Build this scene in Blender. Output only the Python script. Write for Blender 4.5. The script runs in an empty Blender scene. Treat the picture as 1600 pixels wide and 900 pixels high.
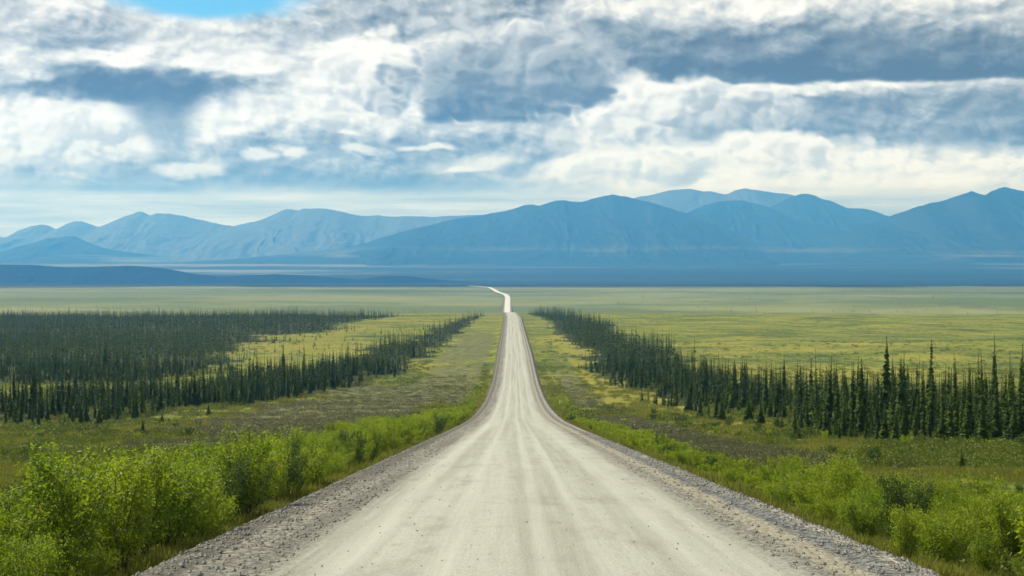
import bpy, math, random
import numpy as np

C = bpy.context.scene.collection
SC = bpy.context.scene
R = math.radians

# ------------------------------------------------------------------ camera
F = 2667.0 / 1600.0            # focal length over frame width
cam_d = bpy.data.cameras.new('camera')
cam = bpy.data.objects.new('camera', cam_d)
C.objects.link(cam)
cam_d.sensor_width = 36.0
cam_d.lens = 36.0 * F
cam_d.clip_start = 0.5
cam_d.clip_end = 200000.0
cam.location = (0, 0, 0)
cam.rotation_euler = (R(90) - math.atan(50 / 2667.0), 0, 0)
SC.camera = cam

SUN_EL, SUN_AZ = R(46), R(-52)          # azimuth clockwise from +Y: the sun is ahead and to the left

# ------------------------------------------------------------------ small node language
class S:
    def __init__(s, t, k): s.t = t; s.k = k
    def _m(s, op, o=None, swap=False, clamp=False):
        n = s.t.nodes.new('ShaderNodeMath'); n.operation = op; n.use_clamp = clamp
        a, b = (o, s) if swap else (s, o)
        for i, v in enumerate((a, b)):
            if v is None: continue
            if isinstance(v, S): s.t.links.new(v.k, n.inputs[i])
            else: n.inputs[i].default_value = v
        return S(s.t, n.outputs[0])
    def __add__(s, o): return s._m('ADD', o)
    def __radd__(s, o): return s._m('ADD', o)
    def __sub__(s, o): return s._m('SUBTRACT', o)
    def __rsub__(s, o): return s._m('SUBTRACT', o, True)
    def __mul__(s, o): return s._m('MULTIPLY', o)
    def __rmul__(s, o): return s._m('MULTIPLY', o)
    def __truediv__(s, o): return s._m('DIVIDE', o)
    def mx(s, o): return s._m('MAXIMUM', o)
    def mn(s, o): return s._m('MINIMUM', o)
    def pw(s, o): return s._m('POWER', o)
    def ab(s): return s._m('ABSOLUTE')
    def sqrt(s): return s._m('SQRT')
    def clamp(s): return s._m('ADD', 0.0, clamp=True)
    def ss(s, a, b, lo=0.0, hi=1.0):            # smoothstep from a to b
        n = s.t.nodes.new('ShaderNodeMapRange'); n.interpolation_type = 'SMOOTHSTEP'
        s.t.links.new(s.k, n.inputs[0])
        if a > b: a, b, lo, hi = b, a, hi, lo
        for i, v in enumerate((a, b, lo, hi)): n.inputs[1 + i].default_value = v
        return S(s.t, n.outputs[0])

def link(t, v, inp):
    if isinstance(v, S): t.links.new(v.k, inp)
    elif isinstance(v, (tuple, list)): inp.default_value = tuple(v) + ((1,) if len(v) == 3 and inp.type == 'RGBA' else ())
    else: inp.default_value = v
def xyz(t, x, y, z=0.0):
    n = t.nodes.new('ShaderNodeCombineXYZ')
    for i, v in enumerate((x, y, z)): link(t, v, n.inputs[i])
    return S(t, n.outputs[0])
def sep(t, v):
    n = t.nodes.new('ShaderNodeSeparateXYZ'); link(t, v, n.inputs[0])
    return [S(t, n.outputs[i]) for i in range(3)]
def noise(t, vec, scale=1.0, detail=4.0, rough=0.55, dist=0.0, dims='3D', color=False):
    n = t.nodes.new('ShaderNodeTexNoise'); n.noise_dimensions = dims
    link(t, vec, n.inputs['Vector'])
    n.inputs['Scale'].default_value = scale; n.inputs['Detail'].default_value = detail
    n.inputs['Roughness'].default_value = rough; n.inputs['Distortion'].default_value = dist
    return S(t, n.outputs[1 if color else 0])
def voro(t, vec, scale=1.0, out='Distance'):
    n = t.nodes.new('ShaderNodeTexVoronoi'); link(t, vec, n.inputs['Vector']); n.inputs['Scale'].default_value = scale
    return S(t, n.outputs[out])
def mix(t, f, a, b):
    n = t.nodes.new('ShaderNodeMix'); n.data_type = 'RGBA'
    link(t, f, n.inputs[0]); link(t, a, n.inputs[6]); link(t, b, n.inputs[7])
    return S(t, n.outputs[2])
def ramp(t, f, stops):
    n = t.nodes.new('ShaderNodeValToRGB'); link(t, f, n.inputs[0])
    e = n.color_ramp.elements
    while len(e) < len(stops): e.new(0.5)
    for i, (p, c) in enumerate(stops): e[i].position = p; e[i].color = (*c, 1)
    return S(t, n.outputs[0])

# ------------------------------------------------------------------ world: sky and clouds
W = bpy.data.worlds.new('World'); SC.world = W; W.use_nodes = True
T = W.node_tree; T.nodes.clear()
w_out = T.nodes.new('ShaderNodeOutputWorld')
sky = T.nodes.new('ShaderNodeTexSky'); sky.sky_type = 'NISHITA'; sky.sun_disc = False
sky.sun_elevation = SUN_EL; sky.sun_rotation = SUN_AZ; sky.altitude = 300; sky.air_density = 1.0; sky.dust_density = 0.1
bg1 = T.nodes.new('ShaderNodeBackground'); bg1.inputs[1].default_value = 0.11
skc = T.nodes.new('ShaderNodeMix'); skc.data_type = 'RGBA'; skc.blend_type = 'MULTIPLY'; skc.inputs[0].default_value = 1.0
T.links.new(sky.outputs[0], skc.inputs[6]); skc.inputs[7].default_value = (0.32, 0.72, 0.95, 1)
T.links.new(skc.outputs[2], bg1.inputs[0])
tc = T.nodes.new('ShaderNodeTexCoord')
dx_, dy_, dz_ = sep(T, S(T, tc.outputs['Generated']))
az = dx_._m('ARCTAN2', dy_)
el = dz_._m('ARCSINE')
U = az * 27.0 + 8.0                 # bearing, in units of about 2.1 degrees, 8 = straight down the road
V = el * 26.8                       # height over the horizon in the same units
# wind shreds the cloud edges: two sizes of swirl
P1 = xyz(T, U * 0.55, V * 1.0, 3.1)
n1 = noise(T, P1, 1.0, 3.0, 0.55, color=True)
a1, b1, c1 = sep(T, n1)
P2 = xyz(T, U * 1.5, V * 2.6, 7.7)
n2 = noise(T, P2, 1.0, 4.0, 0.5, color=True)
a2, b2, c2 = sep(T, n2)
Uw = U + (a1 - 0.5) * 1.2 + (a2 - 0.5) * 0.65
Vw = V + (b1 - 0.5) * 0.5 + (b2 - 0.5) * 0.42
Us = U + (a2 - 0.5) * 0.35
Vs = V + (b2 - 0.5) * 0.16
def blob(cx, cy, rx, ry, soft=0.5, u=None, v=None, tilt=0.0, soft_top=None):
    """a cloud patch: bearing/height given on the photograph's own 1600-wide grid"""
    u = u or Uw; v = v or Vw
    ddx = (u - cx / 100.0)
    ddy = (v - (400 - cy) / 100.0)
    if tilt: ddy = ddy - ddx * tilt
    ddx = ddx * (100.0 / rx); ddy = ddy * (100.0 / ry)
    q = (ddx * ddx + ddy * ddy).sqrt()
    return q.ss(1 + soft, 1 - soft)
def flat(cx, cy, rx, up, dn, su=0.6, u=None, v=None):
    """cloud with a sharp flat base at height cy and a soft top"""
    u = u or Us; v = v or Vs
    ddx = ((u - cx / 100.0) * (100.0 / rx)).ab().ss(1.25, 0.7)
    h = v - (400 - cy) / 100.0
    return ddx * h.ss(-dn / 100.0, dn / 100.0) * h.ss(up / 100.0 * (1 + su), up / 100.0 * (1 - su))
Vsk = Vw - (a1 - 0.5) * 0.3
D = 0.10 + (c1 - 0.5) * 0.55 + V.ss(5.5, 11.0) * 0.55  # last term: unseen cloud overhead, darkened to cut the ambient light
# broad grey fields
D = D + 0.20 * blob(1330, 190, 420, 60, 0.6)
D = D + 0.44 * blob(640, 250, 380, 56, 0.5)
D = D + 0.30 * blob(60, 275, 330, 40, 0.6)
D = D + 0.34 * blob(700, 25, 330, 45, 0.7)
D = D + 0.12 * blob(130, 60, 130, 45, 0.8)
D = D + 0.10 * blob(990, 40, 500, 30, 0.8)
D = D - 0.18 * blob(480, 150, 130, 40, 0.6)
# dark band, upper right
D = D + 0.92 * flat(1420, 133, 540, 66, 6, 0.8)
D = D + 0.22 * flat(1120, 84, 420, 46, 16, 0.6)
# slate field beneath it
D = D + 0.46 * flat(1450, 232, 330, 80, 16, 0.25)
# central cumulus
cum = blob(785, 128, 150, 68, 0.10, Us, Vs)
cum2 = blob(905, 90, 48, 26, 0.15, Us, Vs)
cumL = blob(590, 118, 70, 38, 0.25)
# right-hand cumulus pile
# cloud with falling rain, left
D = D + 0.85 * blob(215, 143, 190, 27, 0.5, tilt=0.05)
virga = (U * 1.0 + (V - 2.0) * 0.12)
vr = ((virga - 2.55) * 1.35 - (V - 1.5) * 0.0).ab()
wd = (V - 1.25).mx(0.02)
mv = (vr / wd).ss(1.15, 0.25) * V.ss(1.25, 2.3) * V.ss(2.75, 2.4)
# shelf low over the hills, left
D = D + 0.45 * flat(60, 308, 230, 14, 3, 0.5)
D = D + 0.20 * flat(560, 304, 420, 30, 4, 0.5)
# bright parts
D = D - 0.50 * blob(255, 105, 200, 16, 0.6, tilt=0.0)
D = D - 0.62 * blob(560, 110, 62, 44, 0.35, Us, Vs) - 0.30 * blob(690, 62, 90, 12, 0.7)
D = D - 0.34 * blob(560, 162, 110, 12, 0.6)
D = D - 0.48 * blob(1100, 268, 330, 34, 0.6)
D = D - 0.62 * blob(985, 185, 62, 85, 0.35, Us, Vs)
D = D - 0.45 * blob(1180, 138, 230, 8, 0.6, Us + (a2 - 0.5) * 0.6, Vs + (b2 - 0.5) * 0.2)
D = D - 0.20 * blob(1420, 274, 330, 18, 0.6)
D = D - 0.38 * blob(120, 205, 130, 45, 0.6)
D = D - 0.34 * blob(1000, 25, 210, 22, 0.7)
# soft limit, then relief: the lit upper left side of each billow
D = D.ss(-0.35, 1.22) * 0.86 + 0.06
def billow(ox, oy):
    q = xyz(T, U * 1.25 + a1 * 0.9 + ox, V * 2.0 + b1 * 0.7 + oy, 4.4)
    g = noise(T, q, 1.1, 4.0, 0.55)
    return g
B0 = billow(0.0, 0.0); B1 = billow(-0.10, 0.16)
rel = (B1 - B0).mx(-0.16).mn(0.16)
up = V.ss(0.7, 1.5)
D = D + 0.10 * flat(1440, 132, 500, 30, 7, 0.9) + 0.08 * blob(215, 146, 180, 22, 0.6, tilt=0.05)
D = D + rel * 1.7 * up * D.ss(1.0, 0.45, 0.45, 1.0)
D = D + ((B0 - 0.5).ab() * 2.0 - 0.22) * -0.26 * up       # cauliflower creases
D = D + (c2 - 0.5) * 0.42 + (a2 - 0.5) * 0.25
# heaped clouds: round-knobbed outline, lit crown, grey flat foot
def knob(ox, oy):
    qx = U * 1.15 + (a2 - 0.5) * 0.45 + ox; qy = V * 1.5 + (b2 - 0.5) * 0.45 + oy
    k1 = (noise(T, xyz(T, qx, qy, 0.6), 1.0, 0.0) - 0.5).ab()
    k2 = (noise(T, xyz(T, qx, qy, 5.6), 2.4, 1.0) - 0.5).ab()
    return k1 * 2.6 + k2 * 1.6
K0 = knob(0, 0); K1 = knob(0.11, -0.17)
krel = ((K0 - K1) * 1.0).mx(-0.25).mn(0.25)
def heap(D, cx_, cy_, rx, ry, base, top, bot, edge=0.12, side=0.25, kr=0.50):
    ddx = (U - cx_ / 100.0) * (100.0 / rx); ddy = (V - (400 - cy_) / 100.0) * (100.0 / ry)
    q = (ddx * ddx + ddy * ddy).sqrt() + (0.42 - K0) * 0.50 + (a2 - 0.5) * 0.16
    b = (400 - base) / 100.0
    m = q.ss(1 + edge, 1 - edge) * (V + (a1 - 0.5) * 0.14).ss(b - 0.05, b + 0.10)
    hgt_ = ((V - b) * (100.0 / (base - cy_ + ry))).clamp()
    sh_ = bot + (top - bot) * hgt_ + ddx * side * 0.3 + krel * kr + (c2 - 0.5) * 0.16 + (B1 - B0) * 0.35 - q.ss(0.55, 1.05) * (hgt_ * 0.30)
    return D * (1 - m) + m * sh_.clamp()
D = heap(D, 1010, 190, 130, 70, 262, 0.08, 0.42, 0.25)
D = heap(D, 1130, 185, 120, 52, 226, 0.28, 0.62, 0.16)
D = heap(D, 1210, 240, 120, 34, 292, 0.02, 0.34, 0.2)
D = heap(D, 985, 262, 130, 30, 300, 0.05, 0.36, 0.25)
D = heap(D, 605, 122, 112, 60, 184, 0.02, 0.46, 0.12)
D = heap(D, 780, 118, 168, 84, 194, 0.46, 0.96, 0.16, 0.25, 0.46)
D = heap(D, 880, 110, 92, 66, 193, 0.52, 0.90, 0.34, 0.1, 0.42)
D = heap(D, 110, 218, 130, 42, 300, 0.08, 0.45, 0.35)
D = D + 0.70 * mv * (1 - D).mx(0.0) + 0.16 * blob(110, 70, 90, 34, 0.8)
# puffs
for (px, py, rx, ry) in ((748, 252, 46, 12), (708, 262, 25, 7), (565, 236, 22, 8), (450, 236, 15, 7), (292, 268, 48, 10),
                         (552, 211, 16, 5), (672, 229, 38, 6), (400, 243, 24, 9), (330, 205, 10, 18), (12, 253, 22, 12)):
    pb = 1 - blob(px, py, rx, ry, 0.5, Us + (a2 - 0.5) * 0.5, Vs + (b2 - 0.5) * 0.25)
    D = D * pb + (1 - pb) * (D * 0.25 + 0.03 + (c2 - 0.5) * 0.2)
# streaks low over the mountains
st = noise(T, xyz(T, U * 0.35, V * 5.5, 1.2), 1.0, 3.0, 0.55)
low = V.ss(1.15, 0.85)
D = D * (1 - low) + low * (0.36 + (st - 0.5) * 1.0)
ccol = ramp(T, D, [(0.0, (1.00, 1.005, 0.98)), (0.16, (0.86, 0.875, 0.85)), (0.36, (0.60, 0.635, 0.65)),
                   (0.56, (0.38, 0.425, 0.44)), (0.78, (0.195, 0.23, 0.245)), (1.0, (0.098, 0.120, 0.130))])
lowtint = T.nodes.new('ShaderNodeMix'); lowtint.data_type = 'RGBA'; lowtint.blend_type = 'MULTIPLY'
link(T, V.ss(4.5, 0.8), lowtint.inputs[0]); link(T, ccol, lowtint.inputs[6]); lowtint.inputs[7].default_value = (0.94, 1.03, 1.18, 1)
bg2 = T.nodes.new('ShaderNodeBackground'); T.links.new(lowtint.outputs[2], bg2.inputs[0]); bg2.inputs[1].default_value = 0.89
hole = blob(325, 2, 140, 34, 0.35, Us * 0.5 + Uw * 0.5, Vs)
hole = hole.mx(blob(500, -330, 900, 200, 0.6) * 0.8)      # more blue overhead
mx_ = T.nodes.new('ShaderNodeMixShader')
T.links.new(hole.k, mx_.inputs[0]); T.links.new(bg2.outputs[0], mx_.inputs[1]); T.links.new(bg1.outputs[0], mx_.inputs[2])
T.links.new(mx_.outputs[0], w_out.inputs[0])
W.cycles.sampling_method = 'MANUAL'; W.cycles.sample_map_resolution = 512

# ------------------------------------------------------------------ sun and exposure
sun_d = bpy.data.lights.new('sun', 'SUN'); sun = bpy.data.objects.new('sun', sun_d); C.objects.link(sun)
sun_d.energy = 5.0; sun_d.angle = R(1.2); sun_d.color = (1.0, 0.95, 0.84)
sun.rotation_euler = (R(90) - SUN_EL, 0, -SUN_AZ + R(180))
SC.view_settings.view_transform = 'Standard'; SC.view_settings.look = 'None'
SC.view_settings.exposure = 0.20; SC.view_settings.gamma = 1.0
SC.cycles.use_denoising = True
SC.cycles.max_bounces = 6; SC.cycles.diffuse_bounces = 2; SC.cycles.transmission_bounces = 3
SC.cycles.volume_bounces = 2; SC.cycles.transparent_max_bounces = 4

# ------------------------------------------------------------------ numbers: noise, profile, road line
_rs = np.random.RandomState(7)
_PX = _rs.rand(256, 256)
def vnoise(x, y, seed=0):
    xi = np.floor(x).astype(np.int64); yi = np.floor(y).astype(np.int64)
    fx = x - xi; fy = y - yi
    fx = fx * fx * fx * (fx * (fx * 6 - 15) + 10); fy = fy * fy * fy * (fy * (fy * 6 - 15) + 10)
    sx = seed * 37 + 11; sy = seed * 91 + 5
    g = lambda a, b: _PX[(a + sx) & 255, (b + sy) & 255]
    return (g(xi, yi) * (1 - fx) + g(xi + 1, yi) * fx) * (1 - fy) + (g(xi, yi + 1) * (1 - fx) + g(xi + 1, yi + 1) * fx) * fy
def fbm(x, y, octs=4, seed=0, gain=0.5):
    t = 0.0; a = 1.0; s = 0.0
    for i in range(octs):
        t = t + a * vnoise(x * 2 ** i + 17.3 * i, y * 2 ** i + 9.1 * i, seed + i); s += a; a *= gain
    return t / s                                        # 0..1
def sst(x, a, b):
    t = np.clip((x - a) / (b - a), 0, 1); return t * t * (3 - 2 * t)

_pd = np.array([-400, -200, -100, 0, 100, 180, 240, 290, 340, 400, 500, 600, 700, 900, 1200, 1400, 1700, 1830, 1950, 2200, 2500, 2700, 3400, 4500, 6500, 8500, 10000, 14000, 22000, 60000, 200000.])
_pz = np.array([12, 9.5, 5.8, -2.7, -11.2, -18.0, -23.0, -26.6, -29.9, -33.2, -37.3, -39.0, -39.8, -43, -47.5, -50, -56.5, -60.2, -66, -79, -83.0, -83.8, -79, -82.5, -111, -139, -128, -72, -50, -50, -50.])
_dd = np.concatenate([np.arange(-400, 2999, 1.0), np.geomspace(3000, 200000, 2500)])
_zz = np.interp(_dd, _pd, _pz)
_k = np.hanning(91); _k /= _k.sum()
_zn = np.convolve(np.pad(_zz[:3399], 45, mode='edge'), _k, mode='valid')
_w = np.clip((2990 - _dd[:3399]) / 60, 0, 1) * np.clip((_dd[:3399] + 395) / 60, 0, 1)
_zz[:3399] = _zn * _w + _zz[:3399] * (1 - _w)
def P(d): return np.interp(d, _dd, _zz)
_cd = np.array([-400, 26, 132, 267, 500, 690, 1400, 1850, 2550, 3300, 3550, 3850, 4150, 4500, 4900, 5300, 5900.])
_cx = np.array([-1, 0.44, 0.42, 0.6, 1.05, 1.2, 0.6, -2.5, -7.5, -8.5, -14, -34, -44, -60, -82, -104, -150.])
_cs = np.arange(-400, 5900, 5.0); _ci = np.interp(_cs, _cd, _cx)
_kk = np.hanning(37); _kk /= _kk.sum(); _ci = np.convolve(np.pad(_ci, 18, mode='edge'), _kk, mode='valid')
def cx(d): return np.interp(d, _cs, _ci)
def lat(x, y): return x - cx(y)

def bank(a, s=1.0):                                     # depth of the verge under the road crown
    return np.interp(a, [0, 5.4, 6.5, 7.1, 8.0, 9.8], [0, 0, 0.50, 0.56, 0.85, 1.35])
def hill_shape(x, y):
    return 0.0
def height(x, y):
    a = np.abs(lat(x, y)); d = np.maximum(y, 1.0)
    z = P(y) - bank(a)
    off = sst(a, 9, 60)
    z = z + off * ((fbm(x / 46.0, y / 60.0, 4, 3) - 0.5) * 3.2) + sst(a, 8, 14) * (fbm(x / 5.0, y / 6.0, 3, 8) - 0.5) * 0.55 * np.clip(1.2 - d / 900, 0, 1)
    z = z + sst(a, 60, 900) * (fbm(x / 420.0, y / 520.0, 4, 5) - 0.5) * 10.0 * sst(d, 400, 1600)
    z = z + sst(d, 9500, 22000) * (fbm(x / 3600.0, y / 2000.0, 4, 6) - 0.45) * 34.0
    return z

# ------------------------------------------------------------------ mesh helpers
def mesh_np(name, verts, faces, mats, midx=None, smooth=False):
    """faces: (n, k) integer array, every face with k corners"""
    verts = np.asarray(verts, dtype=np.float32); faces = np.asarray(faces, dtype=np.int32)
    me = bpy.data.meshes.new(name)
    n, k = faces.shape
    me.vertices.add(len(verts)); me.vertices.foreach_set('co', verts.ravel())
    me.loops.add(n * k); me.loops.foreach_set('vertex_index', faces.ravel())
    me.polygons.add(n); me.polygons.foreach_set('loop_start', np.arange(0, n * k, k, dtype=np.int32))
    for m in (mats if isinstance(mats, (list, tuple)) else [mats]): me.materials.append(m)
    if midx is not None: me.polygons.foreach_set('material_index', np.asarray(midx, dtype=np.int32))
    me.polygons.foreach_set('use_smooth', np.full(n, smooth))
    me.update(calc_edges=True)
    return me
def grid_faces(nr, nc):
    i = np.arange((nr - 1) * (nc - 1)); r = i // (nc - 1); c = i % (nc - 1); a = r * nc + c
    return np.stack([a, a + 1, a + nc + 1, a + nc], 1)
def attr(me, name, vals):
    at = me.attributes.new(name, 'FLOAT', 'POINT'); at.data.foreach_set('value', np.asarray(vals, dtype=np.float32).ravel())
def link_obj(name, me, parent=None):
    o = bpy.data.objects.new(name, me); C.objects.link(o)
    if parent: o.parent = parent
    return o
def tag(o, label=None, cat=None, group=None, kind=None):
    if label: o['label'] = label
    if cat: o['category'] = cat
    if group: o['group'] = group
    if kind: o['kind'] = kind
    return o

def new_mat(name):
    m = bpy.data.materials.new(name); m.use_nodes = True
    t = m.node_tree; t.nodes.clear()
    return m, t
def finish(t, col, rough=0.9, height=None, bump=0.5, dist=0.1, spec=0.25):
    b = t.nodes.new('ShaderNodeBsdfPrincipled'); o = t.nodes.new('ShaderNodeOutputMaterial')
    link(t, col, b.inputs['Base Color']); link(t, rough, b.inputs['Roughness']); b.inputs['Specular IOR Level'].default_value = spec
    if height is not None:
        bn = t.nodes.new('ShaderNodeBump'); link(t, height, bn.inputs['Height']); bn.inputs['Strength'].default_value = bump; bn.inputs['Distance'].default_value = dist
        t.links.new(bn.outputs[0], b.inputs['Normal'])
    t.links.new(b.outputs[0], o.inputs[0])
def get_attr(t, name):
    n = t.nodes.new('ShaderNodeAttribute'); n.attribute_name = name
    return S(t, n.outputs['Fac'])
def coord(t, which='Object'):
    n = t.nodes.new('ShaderNodeTexCoord'); return S(t, n.outputs[which])

# ------------------------------------------------------------------ where things grow (world metres)
def m_brush(x, y):      # grey brown dwarf brush
    l = lat(x, y)
    nz = fbm(x / 14.0, y / 22.0, 4, 21)
    lim = np.interp(y, [100, 150, 270, 400, 500], [25, 33, 54, 52, 46]) + (nz - 0.5) * 22
    L = sst(-l, 17, 22) * (1 - sst(-l - lim, -3, 5)) * sst(y, 90, 150) * (1 - sst(y, 470, 540))
    L2 = sst(-l, 10, 13) * (1 - sst(-l, 26, 36)) * sst(y, 320, 420) * (1 - sst(y, 900, 1300)) * 0.75
    Rr = sst(l, 12.0, 14.5) * (1 - sst(l, 18, 24)) * sst(y, 85, 125) * (1 - 0.45 * sst(y, 240, 330)) * (1 - sst(y, 500, 900))
    return np.clip((np.maximum(np.maximum(L, L2), Rr)) * 1.25 - (nz < 0.5) * (0.5 - nz) * 2.6, 0, 1)
def m_yellow(x, y):
    l = lat(x, y)
    nz = fbm(x / 11.0, y / 26.0, 3, 31)
    Rr = sst(l, 19, 23) * (1 - sst(l, 32, 44)) * sst(y, 105, 150) * (1 - sst(y, 900, 1200))
    Ll = sst(-l, 60, 90) * sst(y, 520, 620) * (1 - sst(y, 1100, 1500)) * 0.6
    g = np.exp(-((l - 30) / 8.0) ** 2 - ((y - 185) / 45.0) ** 2) * sst(fbm(x / 6.0, y / 16.0, 3, 33), 0.40, 0.56)
    return np.clip(np.maximum(np.maximum(Rr, Ll) * 1.3 * sst(nz, 0.36, 0.56), g), 0, 1)
def m_wood(x, y):       # 1 inside the spruce stands
    l = lat(x, y)
    wob = (fbm(y / 60.0, x / 60.0, 3, 41) - 0.5) + (fbm(y / 9.0, x / 9.0, 3, 43) - 0.5) * 1.1
    # right band
    inner = np.interp(y, [118, 135, 165, 220, 340, 420, 520, 650, 900, 1300, 1700, 1850], [50, 42, 37, 37, 38, 36, 32, 30, 29, 26, 22, 22]) + wob * np.interp(y, [120, 260], [7, 14])
    outer = np.interp(y, [120, 200, 300, 520, 800, 1200, 1700, 1850], [86, 92, 78, 66, 62, 62, 40, 24]) + wob * 26
    Rb = (l > inner) & (l < outer) & (y > 124) & (y < 1800)
    # left strip along the road
    inner = np.interp(y, [280, 340, 370, 440, 490, 540, 700, 1000, 1250, 1650], [84, 74, 64, 52, 46, 42, 38, 34, 30, 26]) + wob * 12
    outer = np.interp(y, [280, 340, 420, 520, 620, 800, 1000, 1250, 1650], [150, 150, 112, 84, 70, 62, 52, 44, 28]) + wob * 18
    L1 = (-l > inner) & (-l < outer) & (y > 290) & (y < 1600)
    L1b = (-l > 70) & (y > 300 + wob * 60) & (y < 395 + wob * 60) & (-l < 220)
    # big wood, left
    inner = np.interp(y, [515, 560, 800, 1050, 1300, 1650], [120, 96, 140, 128, 112, 100]) + wob * 40
    L2 = (-l > inner) & (y > 515 + wob * 30) & (y < 1600 + wob * 200)
    return Rb | L1 | L1b | L2

# ------------------------------------------------------------------ ground sheet: a fan that reaches the horizon all round
def make_ground():
    az_ = np.concatenate([np.arange(-180, -26, 4.0), np.arange(-26, -20, 0.4), np.arange(-20, 20, 0.085), np.arange(20, 26, 0.4), np.arange(26, 181, 4.0)])
    az_[-1] = 180
    rr = np.concatenate([[0.01, 2, 5, 9, 13, 17], np.geomspace(20, 24000, 640)])
    A, Q = np.meshgrid(np.radians(az_), rr)
    X = np.sin(A) * Q; Y = np.cos(A) * Q
    Z = height(X, Y)
    near = np.abs(lat(X, Y)) < 6.5
    road_zone = near & (Y < 5950)
    Z = Z - np.where(road_zone, 0.35 + np.clip(Y, 0, None) * 0.0008, 0)
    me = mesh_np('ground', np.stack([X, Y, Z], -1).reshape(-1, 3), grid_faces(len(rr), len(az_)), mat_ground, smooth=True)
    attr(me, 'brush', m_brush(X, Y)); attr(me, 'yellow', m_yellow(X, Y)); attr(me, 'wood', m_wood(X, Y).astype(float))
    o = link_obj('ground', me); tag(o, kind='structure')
    return o

mat_ground, t = new_mat('tundra_ground')
oc = coord(t); ox, oy, oz = sep(t, oc)
nA = noise(t, oc, 0.018, 5, 0.6, color=True); a_, b_, c_ = sep(t, nA)
nB = noise(t, oc, 0.33, 5, 0.65, color=True); ab, bb, cb = sep(t, nB)
nC = noise(t, oc, 2.2, 4, 0.7)
nL = noise(t, xyz(t, ox * 0.0016, oy * 0.0021, 0.0), 1.0, 5, 0.6, color=True); al, bl, cl = sep(t, nL)
green = mix(t, (ab * 0.55 + a_ * 0.45).ss(0.40, 0.60), (0.056, 0.090, 0.015), (0.205, 0.225, 0.031))
nM = noise(t, oc, 0.07, 5, 0.7, color=True); am, bm, cm = sep(t, nM)
green = mix(t, am.ss(0.50, 0.62) * 0.75, green, (0.040, 0.066, 0.016))
green = mix(t, (bb * 0.5 + b_ * 0.5).ss(0.46, 0.62), green, (0.270, 0.250, 0.042))
brush = mix(t, ab.ss(0.35, 0.65), (0.080, 0.095, 0.028), (0.200, 0.195, 0.075))
brush = mix(t, nC.ss(0.52, 0.7), brush, (0.060, 0.070, 0.024))
col = mix(t, (get_attr(t, 'brush') + (bb - 0.5) * 1.1 + (a_ - 0.5) * 0.8).ss(0.22, 0.85), green, brush)
col = mix(t, (get_attr(t, 'yellow') + (cb - 0.5) * 1.3 + (bb - 0.5) * 0.8).ss(0.25, 1.05) * 0.85, col, (0.235, 0.215, 0.032))
col = mix(t, get_attr(t, 'wood') * 0.85, col, (0.020, 0.030, 0.012))
# the open plain: pale sedge meadow with darker willow ground, then far dark forest with pale streaks painted in as sunlit patches
plain = mix(t, al.ss(0.42, 0.62), (0.105, 0.135, 0.034), (0.225, 0.235, 0.070))
plain = mix(t, (noise(t, xyz(t, ox * 0.006, oy * 0.004, 3.0), 1.0, 5, 0.7)).ss(0.54, 0.68) * 0.7, plain, (0.055, 0.085, 0.028))
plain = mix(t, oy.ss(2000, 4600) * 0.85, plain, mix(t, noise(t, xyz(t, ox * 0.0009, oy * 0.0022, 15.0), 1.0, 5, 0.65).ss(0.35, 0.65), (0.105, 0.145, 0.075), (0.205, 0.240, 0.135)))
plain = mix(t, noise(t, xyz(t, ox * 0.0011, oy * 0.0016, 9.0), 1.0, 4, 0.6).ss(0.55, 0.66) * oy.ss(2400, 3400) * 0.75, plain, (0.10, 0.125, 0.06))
col = mix(t, oy.ss(1500, 2300), col, plain)
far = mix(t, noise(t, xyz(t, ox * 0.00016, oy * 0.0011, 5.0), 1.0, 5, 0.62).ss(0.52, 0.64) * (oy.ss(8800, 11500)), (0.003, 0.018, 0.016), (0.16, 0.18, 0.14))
col = mix(t, (oy + (bl - 0.5) * 2600 + (noise(t, xyz(t, ox * 0.0007, oy * 0.0012, 21.0), 1.0, 5, 0.7) - 0.5) * 4200).ss(3500, 6200), col, far)  # dark tone paints in cloud shadow as well as forest, ragged into the plain
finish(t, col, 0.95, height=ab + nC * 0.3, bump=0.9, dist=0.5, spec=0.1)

# ------------------------------------------------------------------ road: one sheet with crown, gravel shoulders and banks
mat_road, t = new_mat('gravel_road')
uvn = t.nodes.new('ShaderNodeUVMap'); uvn.uv_map = 'lane'
lx, ly, _z = sep(t, S(t, uvn.outputs[0]))
oc = coord(t)
wv = noise(t, xyz(t, lx * 0.15, ly * 0.005, 1.0), 1.0, 3, 0.5)
lw = lx + (wv - 0.5) * 0.7
s1 = noise(t, xyz(t, lw * 0.95, ly * 0.008, 0.0), 1.0, 4, 0.5)
s2 = noise(t, xyz(t, lw * 4.0, ly * 0.09, 4.0), 1.0, 4, 0.65)
fine = noise(t, oc, 14.0, 5, 0.75)
grit = voro(t, oc, 24.0)
patch = noise(t, oc, 0.8, 4, 0.65)
cross = noise(t, xyz(t, lx * 0.5, ly * 2.2, 7.0), 1.0, 3, 0.6)
body = mix(t, (s1 * 0.7 + s2 * 0.3).ss(0.36, 0.62), (0.315, 0.318, 0.255), (0.430, 0.435, 0.365))
body = mix(t, patch.ss(0.45, 0.75) * 0.5, body, (0.36, 0.345, 0.275))
body = mix(t, (fine.ss(0.47, 0.66)) * 0.62, body, (0.20, 0.185, 0.145))
body = mix(t, noise(t, xyz(t, lx * 0.7, ly * 0.16, 11.0), 1.0, 5, 0.7).ss(0.5, 0.68) * 0.5, body, (0.235, 0.228, 0.180))
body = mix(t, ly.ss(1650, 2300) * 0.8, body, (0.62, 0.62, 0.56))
body = mix(t, cross.ss(0.6, 0.72) * 0.22, body, (0.26, 0.235, 0.175))
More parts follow.
